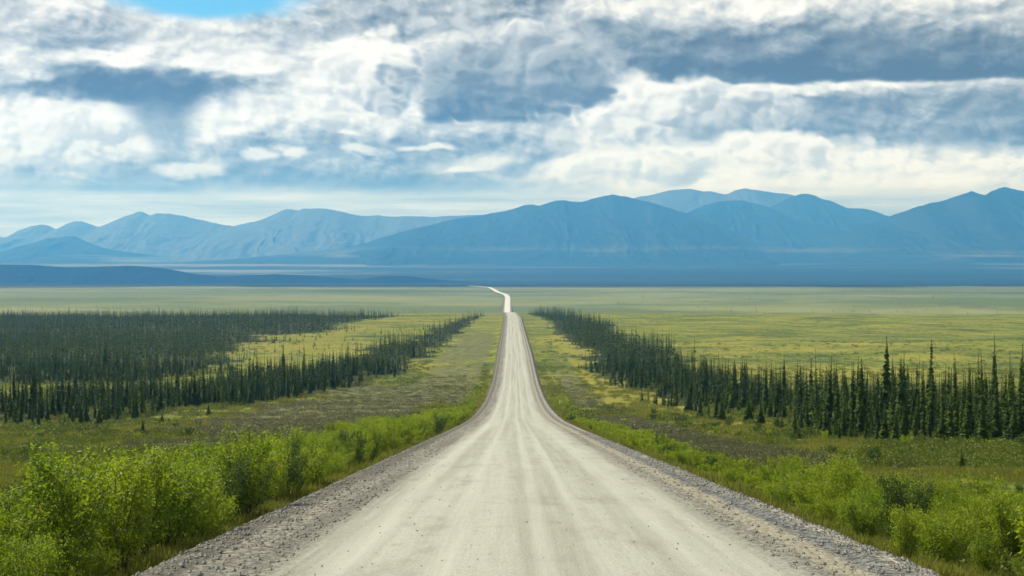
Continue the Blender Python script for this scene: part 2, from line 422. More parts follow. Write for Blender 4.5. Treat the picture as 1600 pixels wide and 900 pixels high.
# wheel tracks worn pale
tr = None
for c0, w0 in ((-3.35, 0.55), (-1.55, 0.38), (0.15, 0.30), (1.15, 0.30), (2.9, 0.6)):
    g = (lw - c0).ab().ss(w0, w0 * 0.15)
    tr = g if tr is None else tr.mx(g)
body = mix(t, tr * (0.35 + s2 * 0.5).clamp() * 0.50, body, (0.53, 0.535, 0.46))
sh_n = noise(t, oc, 5.0, 5, 0.75, color=True); sa, sb, sc_ = sep(t, sh_n)
stone = voro(t, oc, 9.0, 'Color'); st_, _1, _2 = sep(t, stone)
sh = mix(t, (sa * 0.6 + st_ * 0.4).ss(0.3, 0.72), (0.105, 0.098, 0.080), (0.35, 0.330, 0.268))
lane = noise(t, xyz(t, lw * 2.0, ly * 0.03, 2.0), 1.0, 3, 0.6)
# right shoulder: tan band, then a bluish dark band, then a rim of pale stones
right = mix(t, (lw - 5.15).ab().ss(0.42, 0.1) * 0.85, sh, mix(t, sa.ss(0.35, 0.65), (0.25, 0.225, 0.155), (0.40, 0.365, 0.27)))
right = mix(t, (lw - 5.72).ab().ss(0.34, 0.08) * 0.85, right, mix(t, st_.ss(0.2, 0.9), (0.06, 0.066, 0.070), (0.22, 0.225, 0.22)))
right = mix(t, lx.ss(6.0, 6.25), right, mix(t, st_.ss(0.1, 0.9), (0.12, 0.10, 0.08), (0.50, 0.46, 0.38)))
left = mix(t, lane.ss(0.42, 0.62) * 0.6, sh, (0.135, 0.128, 0.104))
left = mix(t, (lx + 6.15).ab().ss(0.5, 0.2) * 0.7, left, (0.085, 0.078, 0.060))
shoulder = mix(t, lx.ss(-0.1, 0.1), left, right)
edge = (lx.ab() + (lane - 0.5) * 1.3 + (sa - 0.5) * 0.7).ss(3.6, 4.9)
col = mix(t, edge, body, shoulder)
soil = mix(t, sa.ss(0.35, 0.6), (0.05, 0.042, 0.028), (0.13, 0.12, 0.06))
col = mix(t, (lx.ab() + (sa - 0.5) * 0.8).ss(6.5, 7.0), col, soil)
hgt = fine * 0.25 + grit * 0.2 + s2 * 0.5 + edge * (sa + (1 - voro(t, oc, 9.0)) * 0.8) * 1.6
finish(t, col, 0.93, height=hgt, bump=0.85, dist=0.045, spec=0.2)

def make_road():
    ys = np.concatenate([np.arange(-60, 20, 4.0), np.geomspace(20, 5850, 1500)])
    ls = np.array([-9.2, -8.3, -7.6, -7.0, -6.6, -6.3, -5.9, -5.4, -4.9, -4.4, -3.6, -2.4, -1.2, 0, 1.2, 2.4, 3.6, 4.4, 4.9, 5.4, 5.9, 6.3, 6.6, 7.0, 7.6, 8.3, 9.2])
    L, Y = np.meshgrid(ls, ys)
    wide = 1.0 + np.clip((Y - 2400) / 3000, 0, 1) * 0.12
    X = cx(Y) + L * wide
    a = np.abs(L)
    Z = P(Y) - 0.022 * a * (a < 6.4) - 0.14 * (a >= 6.4)
    Z = Z - np.interp(a, [0, 6.3, 6.6, 7.0, 7.6, 8.3, 9.2], [0, 0, 0.05, 0.22, 0.55, 0.95, 1.9])
    rough = (fbm(L * 1.3, Y * 0.9, 3, 51) - 0.5) * 0.13 * sst(a, 4.2, 5.4) + (fbm(L * 0.5, Y * 0.12, 2, 55) - 0.5) * 0.03
    Z = Z + rough
    Z = Z + (a > 5.5) * (a < 6.5) * sst(fbm(L * 2, Y * 0.5, 2, 57), 0.4, 0.7) * 0.06     # graded windrow
    me = mesh_np('road', np.stack([X, Y, Z], -1).reshape(-1, 3), grid_faces(len(ys), len(ls)), mat_road, smooth=True)
    uv = me.uv_layers.new(name='lane')
    li = np.empty(len(me.loops), dtype=np.int32); me.loops.foreach_get('vertex_index', li)
    uv.data.foreach_set('uv', np.stack([L.ravel()[li], Y.ravel()[li]], 1).astype(np.float32).ravel())
    tag(link_obj('road', me), kind='structure')

# ------------------------------------------------------------------ mountains and hills
def mount_mat(name, dark, light, rock, scale, low=None):
    m, t = new_mat(name)
    oc = coord(t)
    n1_ = noise(t, oc, scale, 6, 0.62); n2_ = noise(t, oc, scale * 6, 5, 0.65)
    g = t.nodes.new('ShaderNodeNewGeometry'); nz = sep(t, S(t, g.outputs['Normal']))[2]
    col = mix(t, (n1_ * 0.6 + n2_ * 0.4).ss(0.40, 0.62), dark, light)
    col = mix(t, (nz + (n2_ - 0.5) * 0.2).ss(0.93, 0.80), col, rock)
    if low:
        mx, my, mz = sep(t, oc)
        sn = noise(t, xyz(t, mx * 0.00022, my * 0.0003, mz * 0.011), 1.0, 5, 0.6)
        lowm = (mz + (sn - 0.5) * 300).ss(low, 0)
        col = mix(t, lowm * sn.ss(0.50, 0.64), col, (0.12, 0.14, 0.10))  # pale streaks low on the flanks paint in sunlit patches and mist
    finish(t, col, 0.95, height=n2_, bump=0.5, dist=20.0, spec=0.05)
    return m
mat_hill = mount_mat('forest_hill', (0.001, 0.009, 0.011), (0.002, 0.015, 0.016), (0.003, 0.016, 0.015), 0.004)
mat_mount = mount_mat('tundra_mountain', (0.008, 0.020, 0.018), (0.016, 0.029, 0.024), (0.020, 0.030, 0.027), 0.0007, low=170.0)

mat_pale = mount_mat('hazed_mountain', (0.072, 0.092, 0.102), (0.080, 0.100, 0.110), (0.085, 0.102, 0.112), 0.0007, low=None)  # haze over the far ranges painted in as a paler base colour

def make_range(name, dist, pts, front, back, mat, seed, foot=-88.0, rough=1.0, label=None, snow=None, yfun=None):
    px = np.array([p[0] for p in pts], float); py = np.array([p[1] for p in pts], float)
    xs_px = np.arange(px[0], px[-1] + 0.1, 1.6)
    crest_px = np.interp(xs_px, px, py)
    k = np.hanning(9); k /= k.sum(); crest_px = np.convolve(np.pad(crest_px, 4, mode='edge'), k, mode='valid')
    X0 = (xs_px - 800) / 2667.0 * dist
    H = (400 - crest_px) / 2667.0 * dist - foot
    H = np.maximum(H, 0)
    small = (fbm(X0 / (dist * 0.004), X0 * 0 + seed, 4, seed) - 0.5) * dist * 0.0011 * rough
    H = np.maximum(H + small * np.clip(H / (dist * 0.012), 0, 1), 0)
    tt = np.concatenate([np.linspace(-1, 0, 90), np.linspace(0, 1, 40)[1:]])
    XX, TT = np.meshgrid(X0, tt)
    meander = (fbm(X0 / (dist * 0.05), X0 * 0 + 3.3, 3, seed + 9) - 0.5) * front * 0.5
    YY = dist + meander[None, :] + np.where(TT < 0, TT * front, TT * back)
    q = fbm(XX / (dist * 0.018), TT * 2.2 + seed, 3, seed + 2) - 0.5
    shift = q * dist * 0.028 * np.clip(-TT, 0, 1) * 2.0
    Hs = np.interp((XX + shift).ravel(), X0, H).reshape(XX.shape)
    ta = np.abs(TT)
    rid = 1 - np.abs(fbm(XX / (dist * 0.030) + q * 2.6 + TT * 0.8, TT * 1.6 + seed * 2, 5, seed + 4, 0.45) - 0.5) * 4
    rid = np.clip(rid, -1, 1)
    base = (1 - ta) ** 1.55
    fine_ = (fbm(XX / (dist * 0.006), YY / (dist * 0.006), 5, seed + 6) - 0.5) * 0.08 * np.sin(np.pi * ta)
    ZZ = foot + Hs * np.clip(base + fine_ + (rid - 0.35) * 0.24 * rough * np.sin(np.pi * ta) ** 1.0 * (1 - ta) ** 0.5, -0.2, 1.0) - 25 * ta
    ZZ = ZZ - 30 * sst(np.clip(1 - np.minimum(np.abs(XX - X0[0]), np.abs(XX - X0[-1])) / (dist * 0.003), 0, 1), 0, 1)
    me = mesh_np(name, np.stack([XX, YY, ZZ], -1).reshape(-1, 3), grid_faces(len(tt), len(xs_px)), mat, smooth=True)
    o = link_obj(name, me); tag(o, kind='structure')
    return o

def make_mountains():
    make_range('hill', 8900, [(-420, 446), (-300, 430), (-150, 418), (-60, 413), (0, 413), (60, 414), (110, 418), (160, 416.5), (210, 415), (255, 419), (300, 427), (340, 432), (390, 430), (430, 428), (470, 430), (540, 435), (560, 437), (580, 434), (600, 431.5), (640, 431.5), (665, 435), (700, 438), (730, 440), (765, 445), (790, 448)],
               700, 1000, mat_hill, 1, foot=-152, rough=0.35)
    make_range('mountain', 17800, [(-120, 402), (0, 394), (50, 380), (68, 375), (85, 371), (95, 372), (105, 369), (118, 369), (130, 374), (150, 381), (180, 390), (230, 399), (300, 406)], 2800, 2000, mat_mount, 11, rough=0.6)
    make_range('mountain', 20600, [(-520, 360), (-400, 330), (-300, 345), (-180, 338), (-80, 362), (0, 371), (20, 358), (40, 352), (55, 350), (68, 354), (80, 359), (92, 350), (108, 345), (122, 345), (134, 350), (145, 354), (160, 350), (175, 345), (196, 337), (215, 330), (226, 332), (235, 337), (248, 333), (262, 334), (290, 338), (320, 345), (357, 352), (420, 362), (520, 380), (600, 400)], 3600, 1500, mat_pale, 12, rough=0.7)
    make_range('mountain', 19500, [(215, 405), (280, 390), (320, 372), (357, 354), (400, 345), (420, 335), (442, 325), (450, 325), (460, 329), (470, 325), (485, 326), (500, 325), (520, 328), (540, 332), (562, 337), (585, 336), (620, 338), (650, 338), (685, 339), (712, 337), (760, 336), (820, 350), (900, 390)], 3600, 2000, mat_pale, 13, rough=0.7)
    make_range('mountain', 16800, [(300, 409), (380, 404), (450, 397), (520, 390), (575, 379), (610, 369), (650, 359), (700, 345), (730, 339), (760, 334), (790, 329), (806, 324), (820, 319), (832, 319), (842, 321), (858, 316), (876, 311), (892, 313), (910, 314), (932, 308), (948, 304), (962, 303), (978, 306), (990, 309), (1020, 318), (1050, 328), (1080, 338), (1125, 356), (1180, 374), (1260, 395), (1330, 406)], 3300, 2600, mat_mount, 14, rough=0.6)
    make_range('mountain', 18600, [(1000, 352), (1040, 342), (1075, 331), (1100, 321), (1120, 315), (1142, 312), (1170, 310), (1185, 313), (1200, 318), (1215, 325), (1235, 336), (1265, 346), (1305, 357), (1340, 375), (1400, 396)], 3300, 1800, mat_mount, 15, rough=0.7)
    make_range('mountain', 19800, [(1130, 360), (1180, 340), (1210, 321), (1235, 309), (1250, 303), (1262, 301), (1278, 305), (1290, 311), (1302, 312), (1330, 325), (1350, 325), (1365, 328), (1390, 337), (1430, 350), (1500, 372), (1560, 396)], 3300, 1600, mat_mount, 16, rough=0.7)
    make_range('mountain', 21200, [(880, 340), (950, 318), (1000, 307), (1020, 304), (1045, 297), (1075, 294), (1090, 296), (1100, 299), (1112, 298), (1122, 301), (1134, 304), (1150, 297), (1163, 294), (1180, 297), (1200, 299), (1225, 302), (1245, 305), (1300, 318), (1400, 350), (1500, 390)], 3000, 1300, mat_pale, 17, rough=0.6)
    make_range('mountain', 17000, [(1230, 398), (1290, 377), (1330, 358), (1375, 343), (1397, 334), (1420, 324), (1440, 319), (1460, 315), (1478, 307), (1495, 302), (1510, 304), (1525, 307), (1540, 301), (1555, 297), (1565, 293), (1576, 291), (1588, 294), (1600, 297), (1640, 305), (1700, 290), (1800, 300), (1950, 330), (2100, 370)], 3300, 2600, mat_mount, 18, rough=0.6)

# ------------------------------------------------------------------ air
def make_haze():
    m, t = new_mat('haze')
    v = t.nodes.new('ShaderNodeVolumePrincipled'); o = t.nodes.new('ShaderNodeOutputMaterial')
    v.inputs['Color'].default_value = HAZE_COL + (1,); v.inputs['Density'].default_value = HAZE_D
    v.inputs['Absorption Color'].default_value = HAZE_ABS + (1,); v.inputs['Anisotropy'].default_value = 0.3
    t.links.new(v.outputs[0], o.inputs['Volume'])
    x0, x1, y0, y1, z0, z1 = -24500., 24500., -24500., 24500., -240., 880.
    vs = [(x, y, z) for x in (x0, x1) for y in (y0, y1) for z in (z0, z1)]
    fs = [(0, 1, 3, 2), (4, 6, 7, 5), (0, 4, 5, 1), (2, 3, 7, 6), (0, 2, 6, 4), (1, 5, 7, 3)]
    me = bpy.data.meshes.new('haze'); me.from_pydata(vs, [], fs); me.materials.append(m)
    tag(link_obj('haze', me), kind='stuff')
HAZE_COL = (0.09, 0.40, 1.0); HAZE_ABS = (1.0, 1.0, 1.0); HAZE_D = 6.9e-5

# ------------------------------------------------------------------ foliage materials
def leaf_mat(name, c0, c1, trans=0.35, tcol=None, scale=0.5, hue=True, rough=0.6):
    m, t = new_mat(name)
    g = t.nodes.new('ShaderNodeNewGeometry'); isl = S(t, g.outputs['Random Per Island'])
    oi = t.nodes.new('ShaderNodeObjectInfo'); rnd = S(t, oi.outputs['Random'])
    pn = noise(t, S(t, g.outputs['Position']), scale, 3, 0.6)
    rnd = (rnd + get_attr(t, 'tint'))._m('FRACT')
    f = (isl * 0.32 + rnd * 0.42 + pn.ss(0.3, 0.7) * 0.32).clamp()
    col = mix(t, f, c0, c1)
    d = t.nodes.new('ShaderNodeBsdfPrincipled'); link(t, col, d.inputs['Base Color']); d.inputs['Roughness'].default_value = rough; d.inputs['Specular IOR Level'].default_value = 0.2
    tr = t.nodes.new('ShaderNodeBsdfTranslucent'); link(t, mix(t, f, tcol[0], tcol[1]) if tcol else col, tr.inputs[0])
    ms = t.nodes.new('ShaderNodeMixShader'); ms.inputs[0].default_value = trans
    o = t.nodes.new('ShaderNodeOutputMaterial')
    t.links.new(d.outputs[0], ms.inputs[1]); t.links.new(tr.outputs[0], ms.inputs[2]); t.links.new(ms.outputs[0], o.inputs[0])
    return m
def plain_mat(name, c0, c1, scale=3.0):
    m, t = new_mat(name)
    finish(t, mix(t, noise(t, coord(t), scale, 4, 0.6), c0, c1), 0.9)
    return m
mat_spruce = leaf_mat('spruce_needles', (0.014, 0.044, 0.006), (0.115, 0.172, 0.019), 0.25, scale=0.45, rough=0.9)
mat_bark = plain_mat('bark', (0.05, 0.042, 0.034), (0.12, 0.10, 0.085))
mat_twig = plain_mat('willow_bark', (0.055, 0.045, 0.030), (0.16, 0.14, 0.10))
mat_willow = leaf_mat('willow_leaves', (0.060, 0.130, 0.010), (0.250, 0.300, 0.020), 0.47, ((0.12, 0.25, 0.008), (0.48, 0.56, 0.02)), 0.7, rough=0.5)
mat_willow_dark = leaf_mat('dark_willow_leaves', (0.030, 0.072, 0.012), (0.095, 0.150, 0.022), 0.40, scale=0.7)
mat_dwarf = leaf_mat('dwarf_shrub_leaves', (0.024, 0.056, 0.009), (0.175, 0.215, 0.024), 0.30, scale=0.12)
mat_greybrush = leaf_mat('grey_brush', (0.062, 0.076, 0.026), (0.205, 0.200, 0.085), 0.15, scale=0.15)
mat_grass = leaf_mat('grass_blades', (0.080, 0.120, 0.016), (0.300, 0.290, 0.045), 0.4, scale=0.3)
mat_stone = plain_mat('loose_stone', (0.13, 0.128, 0.112), (0.42, 0.41, 0.36), 7.0)

def quads(cen, ax, side, L, Wd, drop=0.0):
    """diamond leaves: centre, long axis, side axis (unit), lengths, widths"""
    n = len(cen)
    L = np.broadcast_to(L, n)[:, None]; Wd = np.broadcast_to(Wd, n)[:, None]
    a = cen - ax * L * 0.5; b = cen + side * Wd * 0.5; c = cen + ax * L * 0.5; d = cen - side * Wd * 0.5
    v = np.stack([a, b, c, d], 1).reshape(-1, 3)
    return v, np.arange(4 * n).reshape(-1, 4)
def unit(v): return v / np.maximum(np.linalg.norm(v, axis=-1, keepdims=True), 1e-9)
def rand_axes(r, n, up=0.3):
    ax = unit(r.normal(size=(n, 3)) + np.array([0, 0, up])); q = unit(r.normal(size=(n, 3)))
    return ax, unit(np.cross(ax, q))
def tube(pts, rad, seg=4):
    pts = np.asarray(pts, float); n = len(pts); vs = []; fs = []
    for i in range(n):
        d = unit((pts[min(i + 1, n - 1)] - pts[max(i - 1, 0)])[None])[0]
        u = unit(np.cross(d, [0.3, 0.9, 0.1])[None])[0]; w = np.cross(d, u)
        for k in range(seg):
            a = 2 * math.pi * k / seg; vs.append(pts[i] + (u * math.cos(a) + w * math.sin(a)) * rad[i])
    for i in range(n - 1):
        for k in range(seg):
            k2 = (k + 1) % seg; fs.append((i * seg + k, i * seg + k2, (i + 1) * seg + k2, (i + 1) * seg + k))
    return np.array(vs), np.array(fs)
def merge(parts):
    vs = []; fs = []; o = 0
    for v, f in parts: vs.append(v); fs.append(f + o); o += len(v)
    return np.concatenate(vs), np.concatenate(fs)

# ------------------------------------------------------------------ spruce
def spruce_arrays(seed, h, rad, levels, per, club=0.0, ragged=0.3, bare=0.06, sub=1):
    r = np.random.RandomState(seed)
    zs = np.linspace(bare, 0.985, levels) ** 0.95
    Z = []; A = []; Ls = []
    gap = 1 - ragged * (r.rand(levels) ** 2)
    for i, zf in enumerate(zs):
        n = max(3, int(per * (1.15 - 0.55 * zf)))
        prof = (1 - zf) ** 1.0 * (0.6 + 0.4 * min(1, zf * 4 + 0.35)) * 1.3 + 0.03
        if club: prof += club * math.exp(-((zf - 0.90) / 0.055) ** 2)
        for k in range(n):
            Z.append(zf * h + r.uniform(-1, 1) * h / levels * 0.6); A.append(r.uniform(0, 6.283)); Ls.append(rad * prof * gap[i] * r.uniform(0.55, 1.15))
    Z = np.array(Z); A = np.array(A); Ls = np.array(Ls); n = len(Z)
    out = np.stack([np.cos(A), np.sin(A), np.zeros(n)], 1); side = np.stack([-np.sin(A), np.cos(A), np.zeros(n)], 1); up = np.array([0, 0, 1.0])
    lean = (r.rand(2) - 0.5) * 0.02 * h
    base = np.stack([lean[0] * (Z / h) ** 2, lean[1] * (Z / h) ** 2, Z], 1)
    droop = (0.30 + 0.45 * r.rand(n))[:, None]; Lc = Ls[:, None]
    wd = (0.42 + 0.30 * r.rand(n))[:, None] * Lc + 0.03 * rad
    mid = base + out * Lc * 0.55 - up * Lc * droop * 0.75
    tip = base + out * Lc - up * Lc * droop * (0.9 + 0.3 * r.rand(n)[:, None])
    roll = (r.rand(n)[:, None] - 0.5) * 0.8
    v = [np.stack([base, mid + side * wd + up * roll * wd, tip, mid - side * wd - up * roll * wd], 1).reshape(-1, 3)]
    if sub:       # hanging sprays under the branch
        b2 = base + out * Lc * 0.2; t2 = base + out * Lc * 0.82 - up * Lc * droop * 1.0
        lo = (b2 + t2) / 2 - up * (0.35 * Lc + 0.05 * rad) + side * wd * (r.rand(n)[:, None] - 0.5) * 1.4
        hi = (b2 + t2) / 2 + up * 0.08 * Lc
        v.append(np.stack([b2, lo, t2, hi], 1).reshape(-1, 3))
    v = np.concatenate(v)
    # leader
    lv, lf = quads(np.array([[lean[0], lean[1], h * 0.985]] * 3), np.array([[0, 0, 1.0]] * 3), unit(np.array([[1, 0, 0], [-.5, .87, 0], [-.5, -.87, 0.]])), h * 0.07, rad * 0.10)
    f = np.arange(len(v)).reshape(-1, 4)
    crown = merge([(v, f), (lv, lf)])
    tz = np.array([0, 0.15, 0.5, 0.97]) * h
    tr = tube(np.stack([lean[0] * (tz / h) ** 2, lean[1] * (tz / h) ** 2, tz - 0.15], 1), np.array([0.010, 0.009, 0.006, 0.002]) * h, 5)
    return crown, tr

SPV = []        # near variants: (crown mesh, trunk mesh), each about 1 m high before scaling: built at real size, height stored
def spruce_variants():
    spec = [(1, 8.0, 0.95, 46, 8, 0.0, 0.25), (2, 8.0, 0.72, 46, 8, 0.0, 0.4), (3, 8.0, 0.80, 44, 8, 0.16, 0.45), (4, 8.0, 1.15, 44, 9, 0.0, 0.3),
            (5, 8.0, 0.62, 44, 7, 0.10, 0.5), (6, 8.0, 1.0, 46, 8, 0.05, 0.55), (7, 8.0, 0.85, 46, 8, 0.0, 0.35), (8, 8.0, 0.55, 36, 4, 0.05, 0.8)]
    for s_, h, rd, lv, pr, cl, rg in spec:
        (cv, cf), (tv, tf) = spruce_arrays(s_, h, rd, lv, pr, cl, rg)
        SPV.append((mesh_np('spruce_crown', cv, cf, mat_spruce), mesh_np('spruce_trunk', tv, tf, mat_bark), h))
    # low, wide young spruce
    (cv, cf), (tv, tf) = spruce_arrays(9, 8.0, 2.2, 30, 14, 0.0, 0.2, 0.02)
    SPV.append((mesh_np('spruce_crown', cv, cf, mat_spruce), mesh_np('spruce_trunk', tv, tf, mat_bark), 8.0))

def project(x, y, z):
    return 800 + x / y * 2667, 400 - z / y * 2667

def scatter(fn, x0, x1, y0, y1, step, seed, jitter=0.9, keep=None):
    r = np.random.RandomState(seed)
    xs = np.arange(x0, x1, step); ys = np.arange(y0, y1, step)
    X, Y = np.meshgrid(xs, ys); X = X + (r.rand(*X.shape) - 0.5) * step * jitter * 1.3; Y = Y + (r.rand(*Y.shape) - 0.5) * step * jitter * 1.3
    X = X.ravel(); Y = Y.ravel()
    k = (np.abs(X / np.maximum(Y, 1)) < 0.335) & fn(X, Y)
    return X[k], Y[k]

def lean_of(r): return (r.normal() * 0.018, r.normal() * 0.018)
def add_thing(name, cat, parts, loc, rz, sc, label, group):
    """an Empty at the base with its own copy of each part; parts: [(name, mesh)]"""
    e = bpy.data.objects.new(name, None); C.objects.link(e)
    e.empty_display_size = 0.3
    e.location = loc; e.rotation_euler = (0, 0, rz); e.scale = sc
    tag(e, label, cat, group)
    for pn, me in parts:
        link_obj(pn, me, e)
    return e

def spruces():
    r = np.random.RandomState(5)
    pts = []
    for (y0, y1, st) in ((120, 520, 2.9), (520, 900, 3.1), (900, 1900, 4.2)):
        X, Y = scatter(lambda x, y: m_wood(x, y), -0.34 * y1, 0.34 * y1, y0, y1, st, int(y0))
        dens = fbm(X / 16.0, Y / 24.0, 3, 61)
        k = (dens > 0.43) | (r.rand(len(X)) < 0.30)
        pts.append(np.stack([X[k], Y[k]], 1))
    pts = np.concatenate(pts)
    n = len(pts)
    l = lat(pts[:, 0], pts[:, 1])
    h = 5.2 + 4.3 * fbm(pts[:, 0] / 22.0, pts[:, 1] / 30.0, 3, 71) * 1.0 + r.normal(size=n) * 1.5
    # lower towards the road edge of the right band
    edge = np.interp(pts[:, 1], [118, 135, 165, 220, 340, 420, 520, 650, 900, 1300, 1700], [50, 42, 37, 37, 38, 36, 32, 30, 29, 26, 22])
    h = np.where(l > 0, h * (0.62 + 0.38 * sst(l - edge, -4, 11)) + (r.rand(n) < 0.035) * r.rand(n) * 3.0, h)
    h = np.where((l < 0), h * np.where(pts[:, 1] > 500, 0.74, 0.82), h)
    h = np.where((l > 0) & (pts[:, 1] < 360), h * np.interp(pts[:, 1], [125, 200, 260], [0.72, 0.80, 0.84]), h)
    tight = np.zeros(n)
    for ddx, ddy in ((5, 0), (-5, 0), (0, -9), (0, 9)): tight += m_wood(pts[:, 0] + ddx, pts[:, 1] + ddy)
    h = h * np.where(tight < 4, r.uniform(0.35, 0.95, n), 1.0)
    h = np.clip(h * np.exp(r.normal(size=n) * 0.17), 1.6, 10.2)
    var = r.randint(0, 8, n); var = np.where((var == 7) & (r.rand(n) < 0.6), 1, var)
    lab = [None] * n
    P3 = [[pts[i, 0], pts[i, 1], h[i], var[i], None] for i in range(n)]
    # the trees one can point at: photograph column, distance, height
    def at(px, d): return (px - 800) / 2667.0 * d
    special = [
        (1386, 236, 12.3, 3, 'tallest spruce of the right-hand stand, its bushy pointed top high over its neighbours'),
        (1413, 250, 9.9, 0, 'tall narrow spruce just right of the tallest spruce in the right-hand stand'),
        (1455, 240, 11.6, 2, 'tall spruce with a knobbly club-shaped top, right of the tallest spruce'),
        (1277, 262, 11.3, 7, 'thin half-bare spruce spire standing clear over the right-hand stand'),
        (1556, 228, 12.0, 1, 'very tall slender spruce near the right edge of the photograph'),
        (1598, 222, 11.2, 0, 'tall dark spruce cut by the right edge of the photograph'),
        (1530, 232, 9.9, 4, 'slim pointed spruce left of the very tall slender spruce near the right edge'),
        (1145, 330, 9.6, 0, 'broad black spruce at the far left end of the tall part of the right-hand stand'),
        (1196, 300, 9.4, 6, 'dark spruce standing a little over its neighbours at the left of the right-hand stand'),
        (1322, 270, 9.2, 1, 'slender spruce tip rising over the stand left of the tallest spruce'),
        (1383, 163, 3.8, 3, 'bushy dark spruce in front of the right-hand stand, below the tallest spruce'),
        (1412, 166, 3.3, 8, 'low wide spruce clump standing forward of the right-hand stand'),
        (1504, 98, 1.25, 8, 'small lone dark spruce on the green meadow in front of the right-hand stand'),
        (1290, 190, 3.4, 3, 'short spruce standing forward of the right-hand stand, left of the low wide clump'),
        (1586, 138, 3.4, 8, 'bushy young spruce at the right edge in front of the stand'),
        (222, 205, 2.2, 8, 'small lone spruce on the grey brush left of the road'),
        (125, 262, 4.6, 0, 'short dark spruce forward of the left-hand stand, right one of a pair'),
        (112, 268, 3.9, 1, 'short dark spruce forward of the left-hand stand, left one of a pair'),
        (252, 290, 2.0, 8, 'little round spruce at the foot of the left-hand stand, right of the lone small spruce'),
        (545, 480, 3.6, 1, 'lone young spruce at the right-hand end of the left stand, beside the grey brush'),
        (325, 330, 2.3, 8, 'dark bushy spruce on its own between the left-hand stand and the grey brush'),
        (443, 560, 10.5, 2, 'tall dark spruce standing up against the pale green clearing left of the road'),
        (616, 560, 6.0, 1, 'dark spruce at the near tip of the strip left of the road'),
    ]
    for px, d, hh, v, lb in special:
        P3.append([at(px, d), d, hh, v, lb])
    # scattered small ones in the clearing and at the stand edges
    for _ in range(90):
        d = r.uniform(560, 1100); P3.append([-r.uniform(55, 130), d, r.uniform(2.5, 5.5), 1, None])
    for _ in range(24):
        d = r.uniform(235, 300); P3.append([-r.uniform(62, 88), d, r.uniform(1.5, 5), r.choice([0, 1, 8]), None])
    for _ in range(60):
        d = r.uniform(128, 420); e_ = np.interp(d, [118, 135, 165, 220, 340, 420], [50, 42, 37, 37, 38, 36]); P3.append([e_ - r.uniform(-2, 6), d, r.uniform(1.5, 4.5), r.choice([0, 3, 8]), None])
    for _ in range(12):
        d = r.uniform(2050, 2500); P3.append([-(r.uniform(135, 160)) / 2667 * d, d, 9, 2, None])
    for _ in range(260):      # thin dark lines of trees out on the plain
        d = r.uniform(2450, 3900); P3.append([r.choice([1, 1, -1]) * r.uniform(0.02, 0.3) * d, d, r.uniform(5, 8), 0, None])
    for _ in range(150):
        d = r.normal(2680, 110); P3.append([r.uniform(0.19, 0.26) * d, d, r.uniform(2.5, 4.5), 0, None])
    P3 = [p for p in P3 if abs(lat(p[0], p[1])) > 10]
    X = np.array([p[0] for p in P3]); Y = np.array([p[1] for p in P3]); H = np.array([p[2] for p in P3]); Vv = np.array([p[3] for p in P3])
    Zg = height(X, Y)
    # how many picture rows of each are not hidden by nearer ones
    order = np.argsort(Y)
    sky_line = np.full(1720, 1200.0); vis = np.zeros(len(P3))
    for i in order:
        px, pb = project(X[i], Y[i], Zg[i]); _, pt = project(X[i], Y[i], Zg[i] + H[i])
        if px < -5 or px > 1605: continue
        c0 = int(px) + 50; w = max(1, int(0.5 / Y[i] * 2667))
        s_ = sky_line[max(0, c0 - w):c0 + w + 1]
        vis[i] = max(0.0, min(pb, s_.mean()) - pt)
        sky_line[max(0, c0 - w):c0 + w + 1] = np.minimum(s_, pt + (pb - pt) * 0.25)
    score = vis + (H / Y * 2667) * 0.15 * (vis > 0.5)
    for i, p in enumerate(P3):
        if p[4]: score[i] += 1e4
    pick = set(np.argsort(-score)[:298].tolist())
    def region(x, y, h_, v):
        px = 800 + x / y * 2667; l_ = lat(x, y)
        if l_ > 0:
            if y < 185 and h_ < 3.6: return 'short spruce at the front foot of the right-hand stand'
            if px > 1480: return 'dark spruce in the right-hand stand, close to the right edge'
            if px > 1340: return 'dark spruce in the right-hand stand, packed round the tallest one'
            if px > 1210: return 'dark narrow spruce in the middle of the right-hand stand'
            if px > 1090: return 'dark narrow spruce in the left part of the right-hand stand, over the yellow grass'
            return 'small narrow spruce where the right-hand stand thins away along the road'
        if px < 120: return 'dark narrow spruce in the left-hand stand, by the left edge'
        if px < 300: return 'dark narrow spruce in the front row of the left-hand stand, behind the lone small spruce'
        if px < 480: return 'dark narrow spruce in the front row of the left-hand stand, behind the grey brush'
        return 'narrow spruce in the strip that runs along the left of the road'
    rest = []
    for i, p in enumerate(P3):
        x, y, hh, v, lb = p
        if i in pick:
            crown, trunk, h0 = SPV[int(v)]
            s_ = hh / h0; w_ = s_ ** 0.75 * r.uniform(0.85, 1.15) if v < 8 else s_ * r.uniform(0.9, 1.1)
            grp = 'spruces of the right-hand stand' if x > 0 else 'spruces of the left-hand stands'
            add_thing('spruce_tree', 'spruce', [('crown', crown), ('trunk', trunk)], (x, y, Zg[i] - 0.05), r.uniform(0, 6.28), (w_ * 0.92, w_ * 0.92, s_), lb or region(x, y, hh, v), grp).rotation_euler[:2] = lean_of(r)
        else: rest.append(i)
    rest = np.array(rest)
    # the mass of the woods
    hid = (vis[rest] < 0.4)
    px_all = 800 + X[rest] / Y[rest] * 2667
    inn = (px_all > -60) & (px_all < 1660)
    keep = ~(hid & (r.rand(len(rest)) < 0.55) & inn)
    rest = rest[keep]
